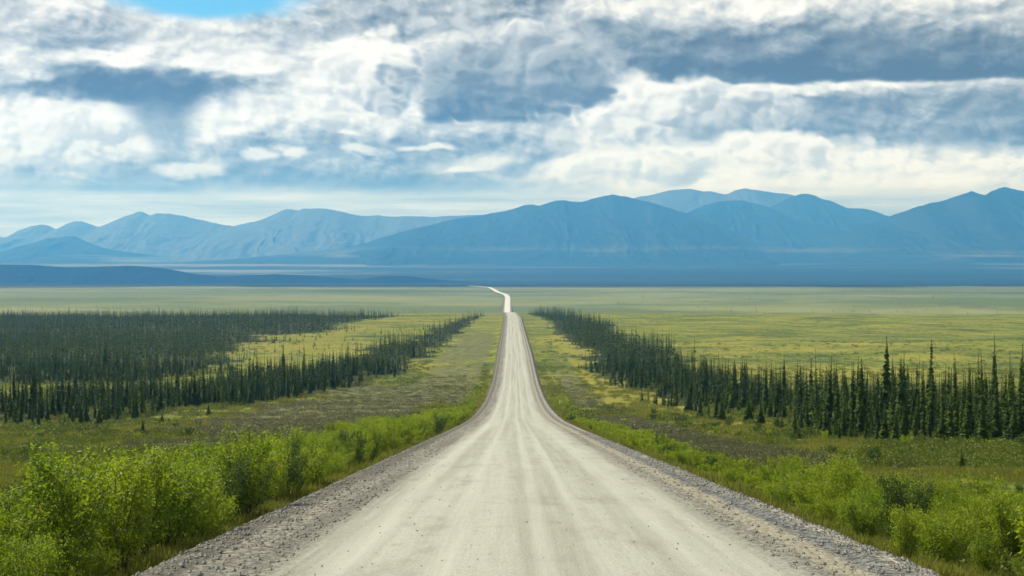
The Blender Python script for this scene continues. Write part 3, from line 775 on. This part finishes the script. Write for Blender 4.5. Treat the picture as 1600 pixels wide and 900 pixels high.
    def bulk(idx, lods):
        VV = []; FF = []; MM = []; TT_ = []; o = 0
        for i in idx:
            (cv, cf), (tv, tf) = lods[(int(Vv[i]) * 7 + i) % len(lods)]
            s_ = H[i] / 8.0; a = r.uniform(0, 6.28); ca, sa_ = math.cos(a), math.sin(a); w_ = s_ ** 0.75 * r.uniform(0.85, 1.2)
            v = np.concatenate([cv, tv]); f = np.concatenate([cf, tf + len(cv)])
            q = np.empty_like(v); q[:, 0] = (v[:, 0] * ca - v[:, 1] * sa_) * w_ + X[i]; q[:, 1] = (v[:, 0] * sa_ + v[:, 1] * ca) * w_ + Y[i]; q[:, 2] = v[:, 2] * s_ + Zg[i]
            VV.append(q); FF.append(f + o); MM.append(np.concatenate([np.zeros(len(cf), int), np.ones(len(tf), int)])); o += len(v); TT_.append(np.full(len(v), r.rand()))
        return np.concatenate(VV), np.concatenate(FF), np.concatenate(MM), np.concatenate(TT_)
    lodA = [spruce_arrays(100 + k, 8.0, rd, 20, 6, cl, 0.4) for k, (rd, cl) in enumerate(((0.95, 0), (0.75, 0.1), (1.1, 0), (0.85, 0.05), (0.65, 0.12)))]
    lodB = [spruce_arrays(200 + k, 8.0, rd, 9, 4, cl, 0.4, sub=0) for k, (rd, cl) in enumerate(((1.1, 0), (0.9, 0.1), (1.3, 0), (1.0, 0.05)))]
    a = rest[Y[rest] < 620]; b = rest[Y[rest] >= 620]
    v1, f1, m1, t1 = bulk(a, lodA); v2, f2, m2, t2 = bulk(b, lodB)
    me = mesh_np('spruce_wood', np.concatenate([v1, v2]), np.concatenate([f1, f2 + len(v1)]), [mat_spruce, mat_bark], np.concatenate([m1, m2]))
    attr(me, 'tint', np.concatenate([t1, t2]))
    tag(link_obj('spruce_wood', me), 'dense far-off mass of dark spruces on both sides of the road', None, None, 'stuff')
    print('SPRUCE', len(P3), 'bulk', len(a), len(b), 'faces', len(f1) + len(f2))

# ------------------------------------------------------------------ willow shrubs on the road verge
def willow_arrays(seed, h=2.4, spread=1.0, stems=8, twigs=9, leaves=9, leaf=0.072):
    """a shrub h high: stems, and leaves set along the twigs"""
    r = np.random.RandomState(seed); tubes = []; cen = []
    for s_ in range(stems):
        a = 6.283 * (s_ + r.rand() * 0.8) / stems; lean = r.uniform(0.10, 0.62) * spread; hh = h * r.uniform(0.70, 1.0) * (1 - 0.18 * lean)
        k = np.linspace(0, 1, 7)
        bx = np.cumsum(r.normal(size=7) * 0.03); by = np.cumsum(r.normal(size=7) * 0.03)
        pts = np.stack([math.cos(a) * (0.08 + lean * k ** 1.2 * h * 0.52) + bx * h * .4, math.sin(a) * (0.08 + lean * k ** 1.2 * h * 0.52) + by * h * .4, hh * (k * (1.0 - 0.08 * lean * k)) - 0.12 * (1 - k)], 1)
        tubes.append(tube(pts, np.interp(k, [0, 1], [0.019, 0.003]) * h / 2.2, 4))
        for w in range(twigs):
            u = r.uniform(0.22, 1.0) ** 0.8
            p = np.array([np.interp(u, k, pts[:, j]) for j in range(3)])
            b = a + r.normal() * 1.1; ln = h * r.uniform(0.12, 0.27) * (1.15 - 0.6 * u)
            d = unit(np.array([[math.cos(b) * 0.75, math.sin(b) * 0.75, r.uniform(0.35, 1.3)]]))[0]
            e = p + d * ln
            if w % 2 == 0: tubes.append(tube([p, (p + e) / 2 + r.normal(size=3) * 0.015, e], [0.007, 0.005, 0.002], 3))
            m = int(leaves * (0.6 + 0.8 * r.rand()))
            uu = r.rand(m)[:, None] ** 0.7
            cen.append(p + (e - p) * uu + r.normal(size=(m, 3)) * 0.055 * h / 2.0)
    if len({t_[1].shape[1] for t_ in tubes}) != 1: raise ValueError
    cen = np.concatenate(cen); cen[:, 2] = np.maximum(cen[:, 2], 0.05)
    ax, sd = rand_axes(r, len(cen), 0.5)
    lv = quads(cen, ax, sd, leaf * (0.7 + 0.6 * r.rand(len(cen))), leaf * 0.42)
    return lv, merge(tubes)

WV = []; WD = []
def willow_variants():
    for s_, h, sp, st, tw, lv in ((1, 2.4, 0.8, 12, 22, 23), (2, 2.4, 1.05, 13, 21, 23), (3, 2.4, 0.6, 10, 22, 23), (4, 2.4, 0.9, 14, 20, 22), (5, 2.4, 1.2, 13, 20, 23), (6, 2.4, 0.7, 9, 21, 18)):
        (cv, cf), (tv, tf) = willow_arrays(s_, h, sp, st, tw, lv)
        tm = mesh_np('willow_stems', tv, tf, mat_twig)
        WV.append((mesh_np('willow_leaves', cv, cf, mat_willow), tm)); WD.append((mesh_np('willow_leaves', cv, cf, mat_willow_dark), tm))

def willows():
    r = np.random.RandomState(15)
    L = []          # x, y, h, variant, dark, label
    def at(px, d): return (px - 800) / 2667.0 * d
    special = [
        (95, 31.5, 3.1, 2, 0, 'tallest slim willow shrub by the left edge, its tip standing over all the others'),
        (140, 34, 2.75, 5, 0, 'upright willow shrub just right of the tallest slim one at lower left'),
        (215, 36, 2.85, 1, 0, 'broad bright willow shrub with bare dark stems showing at the lower left, beside the gravel'),
        (262, 37.5, 2.6, 0, 0, 'full round-topped willow shrub left of the dark green pair beside the road'),
        (38, 28.5, 1.75, 3, 0, 'low leafy willow shrub in the bottom left corner'),
        (345, 45, 2.3, 3, 1, 'dark green willow shrub beside the gravel, left one of a dark pair'),
        (385, 49, 2.3, 0, 1, 'dark green willow shrub beside the gravel, right one of a dark pair'),
        (438, 57, 2.4, 4, 1, 'wide dark green willow shrub beside the gravel where the row begins to shrink'),
        (316, 43, 2.1, 2, 0, 'light yellow-green willow shrub squeezed left of the dark pair'),
        (465, 62, 2.1, 1, 0, 'bright willow shrub right of the wide dark one beside the gravel'),
        (685, 158, 2.3, 4, 1, 'dark round willow shrub at the far end of the left row, close to the road'),
        (1241, 72, 2.1, 0, 0, 'lone round willow shrub standing apart right of the road'),
        (1418, 50, 2.0, 2, 0, 'upright willow shrub with dark stems at the gravel edge, lower right'),
        (1330, 60, 1.8, 1, 0, 'yellow-green willow shrub between the lone round one and the lower right thicket'),
        (1500, 41, 1.8, 4, 0, 'wide willow shrub low at the gravel edge in the lower right thicket'),
        (1585, 40, 2.3, 3, 0, 'large willow shrub at the right edge of the photograph'),
        (1530, 50, 2.2, 5, 0, 'open-crowned willow shrub behind the wide one in the lower right thicket'),
        (1372, 58, 1.7, 3, 0, 'soft rounded willow shrub behind the upright dark-stemmed one, lower right'),
        (893, 246, 1.6, 4, 1, 'small dark round willow shrub right of the road where the hill levels out'),
    ]
    for px, d, hh, v, dk, lb in special: L.append([at(px, d), d, hh, v, dk, lb])
    def far_enough(x, y, m):
        if (x - L[11][0]) ** 2 + (y - L[11][1]) ** 2 < 9: return False
        for q in L:
            if (q[0] - x) ** 2 + (q[1] - y) ** 2 < m * m: return False
        return True
    # left belt
    def belt(side, y0, y1, near, wide, gap, hfun, n):
        for _ in range(n):
            y = y0 + (y1 - y0) * r.rand() ** 1.5
            l_ = near(y) + (wide(y) - near(y)) * r.rand()
            x = cx(y) + side * l_
            if abs(x / y) > 0.335: continue
            if not far_enough(x, y, gap(y)): continue
            hh = hfun(y, l_) * r.uniform(0.5, 1.22)
            dk = r.rand() < 0.07
            L.append([x, y, hh, r.randint(0, 6), dk, None])
    belt(-1, 26, 130, lambda y: 7.7 + 0.3 * (y > 60), lambda y: 12.5 + 2.5 * (y > 60), lambda y: 1.4 if y < 60 else 1.4,
         lambda y, l_: np.interp(y, [26, 45, 70, 130], [2.2, 2.5, 2.3, 2.2]) * (1 - 0.2 * (l_ > 12.5)), 2600)
    belt(-1, 130, 330, lambda y: 7.9, lambda y: np.interp(y, [130, 200, 330], [14.5, 17.0, 12.5]), lambda y: 1.55, lambda y, l_: np.interp(y, [130, 230, 330], [2.2, 2.2, 1.5]), 1500)
    belt(-1, 330, 520, lambda y: 8.3, lambda y: 12.0, lambda y: 2.6, lambda y, l_: 1.3, 200)
    # right belt
    belt(1, 34, 60, lambda y: 7.9, lambda y: 17.5, lambda y: 1.25, lambda y, l_: 2.0 if l_ < 12 else 1.6, 900)
    belt(1, 60, 85, lambda y: 8.3, lambda y: 12.5 if y > 68 else 15.0, lambda y: 1.15, lambda y, l_: 0.85, 320)
    belt(1, 85, 240, lambda y: 8.2, lambda y: 11.6, lambda y: 1.15, lambda y, l_: np.interp(y, [85, 120, 240], [1.15, 1.35, 1.4]), 1100)
    belt(1, 240, 420, lambda y: 8.2, lambda y: 11.5, lambda y: 2.0, lambda y, l_: 1.1, 220)
    X = np.array([p[0] for p in L]); Y = np.array([p[1] for p in L]); H = np.array([p[2] for p in L])
    Zg = height(X, Y)
    px = 800 + X / Y * 2667
    sc_ = H / Y * ((px > -30) & (px < 1630)); sc_[:len(special)] += 10
    pick = set(np.argsort(-sc_)[:290].tolist())
    rest = []
    def region(x, y, dk):
        if x < 0:
            tone = 'dark green' if dk else 'bright green'
            if y < 45: return tone + ' willow shrub in the thicket at the lower left, beside the road'
            if y < 80: return tone + ' willow shrub in the left roadside row, behind the dark pair'
            return tone + ' willow shrub further along the left roadside row, before the road levels out'
        if y < 62: return ('dark green' if dk else 'bright green') + ' willow shrub in the thicket at the lower right'
        return ('dark green' if dk else 'yellow-green') + ' small willow shrub along the right gravel edge, beyond the lone round one'
    for i, p in enumerate(L):
        x, y, hh, v, dk, lb = p
        if i in pick:
            fm, tm = (WD if dk else WV)[v]; s_ = hh / 2.4
            add_thing('willow_shrub', 'shrub', [('foliage', fm), ('stems', tm)], (x, y, Zg[i] - 0.05), r.uniform(0, 6.28), (s_ * r.uniform(0.95, 1.25),) * 2 + (s_,), lb or region(x, y, dk),
                      'willow shrubs along the left roadside' if x < 0 else 'willow shrubs along the right roadside')
        else: rest.append(i)
    # low thickets in front of the spruces
    for _ in range(420):
        if r.rand() < 0.5: y = r.uniform(115, 340); x = cx(y) - r.uniform(34, 84)
        else: y = r.uniform(100, 330); x = cx(y) + r.uniform(22, 60)
        if m_wood(np.array([x]), np.array([y]))[0] or m_brush(np.array([x]), np.array([y]))[0] > 0.5: continue
        if fbm(np.array([x / 12.0]), np.array([y / 20.0]), 3, 77)[0] < 0.48: continue
        L.append([x, y, r.uniform(0.6, 1.5), 0, r.rand() < 0.75, None]); rest.append(len(L) - 1)
    X = np.array([p[0] for p in L]); Y = np.array([p[1] for p in L]); H = np.array([p[2] for p in L]); Zg = height(X, Y)
    lods = [willow_arrays(50 + k, 2.4, 1.15, 9, 12, 14, 0.15)[0] for k in range(5)]
    VV = []; FF = []; MM = []; o = 0
    for i in rest:
        v, f = lods[i % 5]; s_ = H[i] / 2.4; a = r.uniform(0, 6.28); ca, sa_ = math.cos(a), math.sin(a)
        q = np.stack([(v[:, 0] * ca - v[:, 1] * sa_) * s_ * 1.15 + X[i], (v[:, 0] * sa_ + v[:, 1] * ca) * s_ * 1.15 + Y[i], v[:, 2] * s_ + Zg[i]], 1)
        VV.append(q); FF.append(f + o); MM.append(np.full(len(f), 1 if L[i][4] else 0)); o += len(v)
    me = mesh_np('willow_thicket', np.concatenate(VV), np.concatenate(FF), [mat_willow, mat_willow_dark], np.concatenate(MM))
    tag(link_obj('willow_thicket', me), 'distant and low willow thickets along the road and before the spruces', None, None, 'stuff')
    print('WILLOW', len(L), 'rest', len(rest))

# ------------------------------------------------------------------ low cover: mounds of dwarf shrub, grey brush, grass
def clump_arrays(seed, n, wid, hgt, leaf, up=0.3):
    r = np.random.RandomState(seed)
    a = r.uniform(0, 6.283, n); q = np.sqrt(r.rand(n)); zz = np.sqrt(np.clip(1 - q * q, 0, 1)) * r.uniform(0.45, 1.0, n)
    lob = 1 + 0.25 * np.sin(a * 3 + seed)
    cen = np.stack([np.cos(a) * q * wid * lob, np.sin(a) * q * wid * lob, zz * hgt], 1)
    ax, sd = rand_axes(r, n, up)
    return quads(cen, ax, sd, leaf * (0.6 + 0.8 * r.rand(n)), leaf * 0.55)
def spread(name, X, Y, S_, lods, mat, label, seed):
    r = np.random.RandomState(seed)
    Zg = height(X, Y); VV = []; FF = []; o = 0
    which = r.randint(0, len(lods), len(X)); ang = r.uniform(0, 6.28, len(X))
    for k, (v, f) in enumerate(lods):
        idx = np.where(which == k)[0]
        if not len(idx): continue
        ca = np.cos(ang[idx])[:, None]; sa_ = np.sin(ang[idx])[:, None]; s_ = S_[idx][:, None]
        q = np.stack([(v[None, :, 0] * ca - v[None, :, 1] * sa_) * s_ + X[idx][:, None], (v[None, :, 0] * sa_ + v[None, :, 1] * ca) * s_ + Y[idx][:, None], v[None, :, 2] * s_ + Zg[idx][:, None]], -1)
        FF.append((f[None] + (np.arange(len(idx)) * len(v))[:, None, None] + o).reshape(-1, 4)); VV.append(q.reshape(-1, 3)); o += len(idx) * len(v)
    me = mesh_np(name, np.concatenate(VV), np.concatenate(FF), mat)
    tag(link_obj(name, me), label, None, None, 'stuff')
    print(name, len(X), 'faces', len(me.polygons))

def ring(n, y0, y1, seed, pw=1.6):
    """random points in view, thinning out with distance"""
    r = np.random.RandomState(seed)
    y = y0 * (y1 / y0) ** (r.rand(n)); x = (r.rand(n) * 2 - 1) * 0.33 * y
    return x, y, r
def ground_cover():
    def dwarf(x, y, r, keep):
        l_ = lat(x, y); a = np.abs(l_); b = m_brush(x, y); yl = m_yellow(x, y)
        nz = fbm(x / 9.0, y / 14.0, 4, 91)
        right_dark = sst(l_, 20, 30) * (y < 260) * 0.05
        near_wood = np.where(l_ < 0, sst(-l_, 52, 70) * (y > 180) * (y < 420), sst(l_, 24, 34) * (y > 120)) * 0.10
        far_ok = (y < 480) | (r.rand(len(x)) < 0.22) | (a < 60)
        return (a > 9.5) & (b < 0.4) & (yl < 0.5) & (nz + right_dark + near_wood > 0.55) & (r.rand(len(x)) < keep) & ~((y > 450) & m_wood(x, y)) & far_ok
    cn = [clump_arrays(300 + k, 120, 0.8, 0.70, 0.125) for k in range(6)]
    cf_ = [clump_arrays(310 + k, 40, 0.75, 0.62, 0.24) for k in range(5)]
    x, y, r = ring(30000, 36, 190, 81); k = dwarf(x, y, r, 0.75)
    spread('dwarf_shrubs', x[k], y[k], (0.45 + 1.0 * r.rand(k.sum()) ** 2) * np.interp(y[k], [36, 190], [0.8, 1.25]), cn, mat_dwarf, 'low dark green dwarf shrubs over the tundra, nearer ones', 1)
    x, y, r = ring(56000, 190, 900, 86); k = dwarf(x, y, r, 0.8)
    spread('dwarf_shrubs', x[k], y[k], (0.5 + 0.9 * r.rand(k.sum()) ** 2) * 1.25, cf_, mat_dwarf, 'low dark green dwarf shrubs over the tundra, farther ones', 4)
    def gb(x, y): return (m_brush(x, y) * (0.6 + 0.8 * fbm(x / 5.0, y / 8.0, 3, 95)) > 0.30) & (np.abs(lat(x, y)) > 10)
    cn = [clump_arrays(320 + k, 70, 0.7, 0.36, 0.085) for k in range(5)]
    cf_ = [clump_arrays(330 + k, 26, 0.7, 0.32, 0.16) for k in range(5)]
    x, y, r = ring(30000, 60, 200, 82); k = gb(x, y)
    spread('grey_brush', x[k], y[k], (0.6 + 0.9 * r.rand(k.sum())), cn, mat_greybrush, 'low grey-brown brush beside the road, nearer part', 2)
    x, y, r = ring(36000, 200, 560, 87); k = gb(x, y)
    spread('grey_brush', x[k], y[k], (0.8 + 0.9 * r.rand(k.sum())), cf_, mat_greybrush, 'low grey-brown brush beside the road, farther part', 5)
    def grass_clump(seed, n, hgt, wid):
        rr = np.random.RandomState(seed)
        c0 = np.stack([rr.normal(size=n) * wid, rr.normal(size=n) * wid, np.full(n, hgt * 0.42)], 1)
        ax = unit(np.stack([rr.normal(size=n) * 0.35, rr.normal(size=n) * 0.35, np.ones(n)], 1)); sd = unit(np.cross(ax, rr.normal(size=(n, 3))))
        return quads(c0, ax, sd, hgt * (0.6 + 0.6 * rr.rand(n)), 0.035)
    cl = [grass_clump(340 + k, 26, 0.42, 0.20) for k in range(5)]
    x, y, r = ring(95000, 25, 620, 83)
    l_ = lat(x, y); a = np.abs(l_); yl = m_yellow(x, y)
    verge = (a > 7.15 + 0.5 * r.rand(len(x))) & (a < 10)
    k = (verge & (fbm(x / 1.5, y / 3.0, 3, 97) > 0.40)) | ((a > 10) & (m_brush(x, y) < 0.5) & (fbm(x / 6.0, y / 9.0, 3, 98) > 0.46) & (r.rand(len(x)) < 0.8))
    spread('grass', x[k], y[k], ((0.7 + 0.7 * r.rand(len(x))) * np.interp(y, [25, 80, 260, 620], [0.75, 1.0, 1.7, 2.2]))[k], cl, mat_grass, 'grass on the verge and meadow', 3)
    # loose stones of the shoulders
    r = np.random.RandomState(84)
    n = 17000
    y = 24 * (150 / 24.0) ** r.rand(n); sgn = np.where(r.rand(n) < 0.6, 1, -1)
    l_ = np.where(sgn > 0, np.where(r.rand(n) < 0.7, r.normal(6.35, 0.28, n), r.uniform(4.3, 6.6, n)), -np.where(r.rand(n) < 0.35, r.normal(6.3, 0.3, n), r.uniform(4.3, 6.6, n)))
    onroad = r.rand(n) < 0.05; l_ = np.where(onroad, r.uniform(-4.4, 4.4, n), l_)
    ico_v = np.array([[1, 0, 0], [-1, 0, 0], [0, 1, 0], [0, -1, 0], [0, 0, 0.7], [0, 0, -0.7]], float)
    ico_f = np.array([[0, 2, 4], [2, 1, 4], [1, 3, 4], [3, 0, 4], [2, 0, 5], [1, 2, 5], [3, 1, 5], [0, 3, 5]])
    s_ = (0.011 + 0.050 * r.rand(n) ** 4) * np.where(l_ > 6.0, 1.35, 1.0) * np.where(onroad, 0.45, 1.0)
    X = cx(y) + l_
    a = np.abs(l_); Z = P(y) - 0.022 * a * (a < 6.4) - 0.14 * (a >= 6.4) - np.interp(a, [0, 6.3, 6.6, 7.0, 7.6, 8.3], [0, 0, 0.05, 0.22, 0.55, 0.95]) + 0.012
    Z = Z + (fbm(l_ * 1.3, y * 0.9, 3, 51) - 0.5) * 0.13 * sst(a, 4.2, 5.4) + (a > 5.5) * (a < 6.5) * 0.03
    jit = 1 + 0.45 * (r.rand(n, 6, 1) - 0.5)
    v = ico_v[None] * jit * s_[:, None, None] * (1 + 0.5 * (r.rand(n, 1, 3) - 0.5)) + np.stack([X, y, Z], 1)[:, None, :]
    f = (ico_f[None] + (np.arange(n) * 6)[:, None, None]).reshape(-1, 3)
    me = mesh_np('gravel_stones', v.reshape(-1, 3), f, mat_stone)
    tag(link_obj('gravel_stones', me), 'loose stones on the gravel shoulders', None, None, 'stuff')

# ------------------------------------------------------------------ build
make_ground()
make_road()
make_mountains()
make_haze()
spruce_variants(); spruces()
willow_variants(); willows()
ground_cover()
